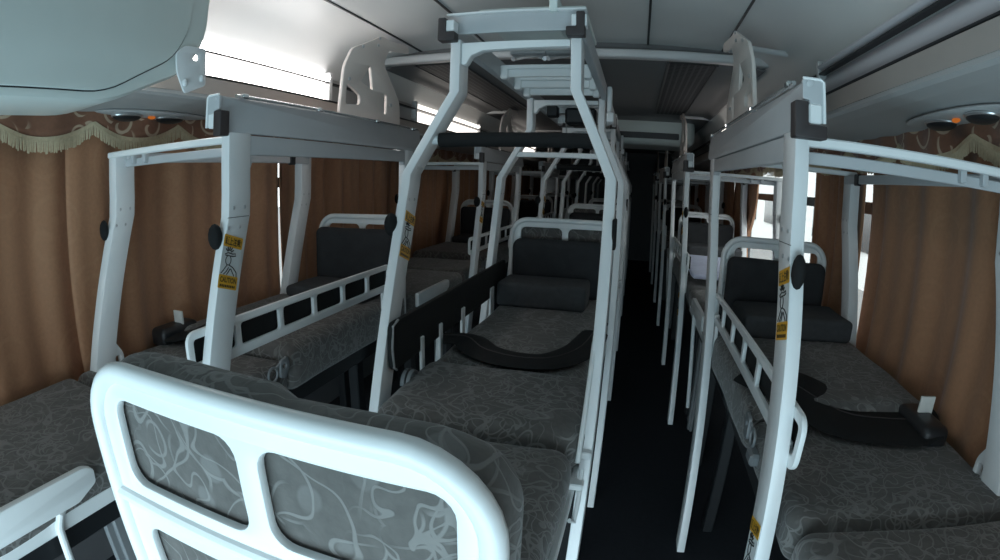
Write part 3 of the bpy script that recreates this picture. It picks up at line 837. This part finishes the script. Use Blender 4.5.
def centre_berth(label, group, near=False):
    t = Thing('sleeper_berth', label, 'berth', (-.2985, 1.3, -H), group)
    hx0, hx1 = -.550, -.062
    headboard(t, hx0, hx1, .29, -.162, -.62)
    # seat back at the near end: a pad that leans against the end frame
    def bend(x, y, z):
        e = max(0, (abs(x + .306) - .15) / .09)
        return (x, y + (.05 * max(0, (-.30 - z) / .26) ** 2 if y > .34 else 0), z - (.028 * e * e if x > -.306 else .012 * e * e - .012) * (z > -.45))
    t.part('seat_back', MB().soft(-.548, -.064, .303, .378, -.56, -.190, .036, .003, 5, bend, .02), M['fabric'])
    t.part('mattress', MB().soft(-.538, -.075, .385, .93, -.60, -.505, .045, .006, 6, lambda x, y, z: (x, y, z + .03 * max(0, (.58 - y) / .2) ** 1.5 * (z > -.56)), .025), M['fabric'])
    t.part('mattress', MB().soft(-.538, -.066, .935, 1.30, -.60, -.490, .045, .006, 7), M['fabric'])
    t.part('mattress', MB().soft(-.536, -.095, 1.285, 2.24, -.60, -.500, .04, .005, 8), M['fabric'])
    b2 = MB().soft(-.520, -.10, 2.195, 2.275, -.50, -.245, .05, .004, 9)
    t.part('back_cushion', b2, M['fabric2'])
    t.part('base_frame', MB().box(-.54, -.09, .33, 2.25, -.66, -.605, .004), M['under'])
    for x in (-.52, -.13):
        for y in (.40, 1.25, 2.15): t.part('leg', MB().box(x, x + .04, y, y + .05, -H, -.655, .004), M['under'])
    # black padded guard on the left with its white uprights
    t.part('guard_pad', MB().plate([rrect(1.075, 2.19, -.462, -.338, .02)], .014, lambda a, b, c: (-.548 + c, a, b), .004), M['black'])
    for y, w in ((1.245, .02), (1.385, .022), (1.59, .03), (1.94, .05)):
        t.part('guard_upright', MB().box(-.545, -.536, y, y + w, -.62, -.42, .002), M['white'])
    t.part('guard_edge', MB().tube([(-.541, 1.11, -.3365), (-.541, 1.081, -.346), (-.541, 1.075, -.40), (-.541, 1.08, -.452), (-.541, 1.095, -.4625)], .0032, 6), M['alu'])
    # tubes and hooks on the aisle side
    sd = MB().tube([(-.066, 1.14, -.33), (-.066, 1.10, -.345), (-.068, .93, -.55)], .0055, 8)
    sd.box(-.085, -.045, .99, 1.03, -.575, -.558, .003).box(-.085, -.05, .90, .93, -.60, -.585, .003)
    sd.tube([(-.058, .94, -.57), (-.056, .90, -.62), (-.058, .86, -.65), (-.066, .85, -.64)], .005, 8)
    t.part('side_hook', sd, M['white'])
    t.part('side_rail', MB().box(-.083, -.068, .45, 2.2, -.622, -.600, .003), M['white'])
    return t.o

ROW = ['frontmost', 'second', 'third', 'rearmost']
GF, GB = 'bunk frames down the bus', 'sleeper berths down the bus'
f0 = window_frame(-1, -.86, 'frontmost grey steel bunk frame on the wall with the glowing lamp strip', GF)
f1 = window_frame(1, .275, 'grey bunk frame with two caution stickers, frontmost on the wall with the uncovered window', GF, .53)
f2 = centre_frame('pale steel bunk frame with a black padded bar, frontmost of the middle row', GF)
b0 = window_berth(-1, -.86, 'frontmost grey floral berth on the wall with the glowing lamp strip', GB)
b1 = window_berth(1, .275, 'frontmost grey floral berth on the wall with the uncovered window', GB)
b2 = centre_berth('grey floral berth of the middle row, behind the big white end frame', GB)
for r in (1, 2, 3):
    w = ROW[r] + (' from the front' if r < 3 else '')
    copy_tree(f0, PITCH * r, 'grey steel bunk frame, %s on the wall with the glowing lamp strip' % w)
    copy_tree(f1, PITCH * r, 'grey steel bunk frame, %s on the wall with the uncovered window' % w)
    copy_tree(f2, PITCH * r, 'pale steel bunk frame, %s in the middle row' % w)
    copy_tree(b0, PITCH * r, 'grey floral berth, %s on the wall with the glowing lamp strip' % w)
    copy_tree(b1, PITCH * r, 'grey floral berth, %s on the wall with the uncovered window' % w)
    copy_tree(b2, PITCH * r - .01, 'grey floral berth, %s in the middle row' % w).location.z += .016

GBo = 'bolsters at the heads of the berths'
for r, w in ((0, 'frontmost'), (1, 'second')):
    d = PITCH * r
    bolster(-1.33, -.96, 1.66 + d, 1.91 + d, -.462, -.415, 'dark bolster on the %s berth by the wall with the glowing lamp strip' % w, GBo, 1 + r)
    bolster(.40, .80, 1.66 + d, 1.91 + d, -.462, -.385, 'dark bolster on the %s berth by the wall with the uncovered window' % w, GBo, 11 + r)
    bolster(-.525, -.165, 1.98 + d, 2.18 + d, -.500, -.398, 'dark bolster on the %s berth of the middle row' % w, GBo, 21 + r)
# bedding on the second right berth, window light put into its pale blue
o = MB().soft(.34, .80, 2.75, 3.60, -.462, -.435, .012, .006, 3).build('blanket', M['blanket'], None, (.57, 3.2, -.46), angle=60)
tag(o, 'blanket tinted pale blue for window light, on the berth beside the uncovered window', 'blanket')

GBe = 'black lap belts on the berths'
lap_belt([(.345, 1.30, -.462), (.44, 1.22, -.468), (.55, 1.12, -.497), (.66, 1.09, -.5), (.76, 1.08, -.498), (.815, 1.06, -.49)], .25, 'wide black lap belt with white tag lying across the berth under the widest curtain', GBe, (.775, 1.08, -.462))
lap_belt([(-1.12, 1.23, -.46), (-1.22, 1.20, -.462), (-1.30, 1.14, -.48), (-1.37, 1.12, -.496), (-1.41, 1.13, -.49)], .16, 'short black lap belt with white tag beside the white ladder-like guard rail', GBe, (-1.40, 1.14, -.455))
lap_belt([(-.54, 1.42, -.485), (-.47, 1.44, -.488), (-.40, 1.38, -.499), (-.30, 1.34, -.499), (-.20, 1.36, -.499), (-.13, 1.48, -.499), (-.10, 1.64, -.49)], .12, 'black lap belt without a tag draped across the berth of the middle row', GBe)
t = Thing('belt_buckle', 'striped webbing loop at the near end of the black guard pad', 'buckle', (-.545, 1.12, -.5), None)
t.part('webbing', MB().grid(lambda u, v: (-.535 + .025 * v, 1.13 + .032 * math.sin(PI * u - PI / 2), -.505 + .032 * math.cos(PI * u - PI / 2)), 10, 2), M['shade'], solid=.003)
t.part('edge_stripe', MB().tube([(-.522, 1.13 + .034 * math.sin(PI * u - PI / 2), -.505 + .034 * math.cos(PI * u - PI / 2)) for u in [q / 10 for q in range(11)]], .003, 6), M['blackmetal'])

# ------------------------------------------------------------------ light
w = bpy.data.worlds.new('daylight'); SC.world = w; w.use_nodes = True
bg = w.node_tree.nodes['Background']; bg.inputs[0].default_value = (.93, .97, 1.0, 1); bg.inputs[1].default_value = 2.8
def area(name, loc, rot, sx, sy, col, power):
    l = bpy.data.lights.new(name, 'AREA'); l.shape = 'RECTANGLE'; l.size = sx; l.size_y = sy; l.color = col; l.energy = power
    o = bpy.data.objects.new(name, l); COL.objects.link(o); o.location = (loc[0], loc[1], loc[2] + H); o.rotation_euler = rot
    return o
area('windscreen_daylight', (CX, Y0 + .02, -.74), (math.radians(90), 0, 0), 2.1, .84, (.55, .86, 1.0), 28)

# ------------------------------------------------------------------ camera: wide fisheye action camera
cd = bpy.data.cameras.new('camera'); cam = bpy.data.objects.new('camera', cd); COL.objects.link(cam)
yw, pt, rl = [math.radians(a) for a in (14.47278632, 10.8281696, 1.45457844)]
f = Vector((-math.sin(yw) * math.cos(pt), math.cos(yw) * math.cos(pt), -math.sin(pt)))
rt = Vector((math.cos(yw), math.sin(yw), 0)); up = rt.cross(f)
a = rt * math.cos(rl) + up * math.sin(rl); b = up * math.cos(rl) - rt * math.sin(rl)
cam.matrix_world = Matrix(((a.x, b.x, -f.x, 0), (a.y, b.y, -f.y, 0), (a.z, b.z, -f.z, H), (0, 0, 0, 1)))
cd.type = 'PANO'; cd.panorama_type = 'FISHEYE_LENS_POLYNOMIAL'
cd.sensor_fit = 'HORIZONTAL'; cd.sensor_width = 36; cd.sensor_height = 20.16
cd.fisheye_fov = math.radians(200)
cd.fisheye_polynomial_k0 = 0; cd.fisheye_polynomial_k1 = -1 / (520.16487 * .036)
cd.fisheye_polynomial_k2 = cd.fisheye_polynomial_k3 = cd.fisheye_polynomial_k4 = 0
cd.clip_start = .01
SC.camera = cam

vs = SC.view_settings
vs.view_transform = 'Standard'; vs.look = 'None'; vs.exposure = 0.12; vs.gamma = 1.0
try: vs.use_curve_mapping = False
except Exception: pass
SC.cycles.use_denoising = True
SC.cycles.max_bounces = 6; SC.cycles.diffuse_bounces = 4; SC.cycles.sample_clamp_indirect = 6.0
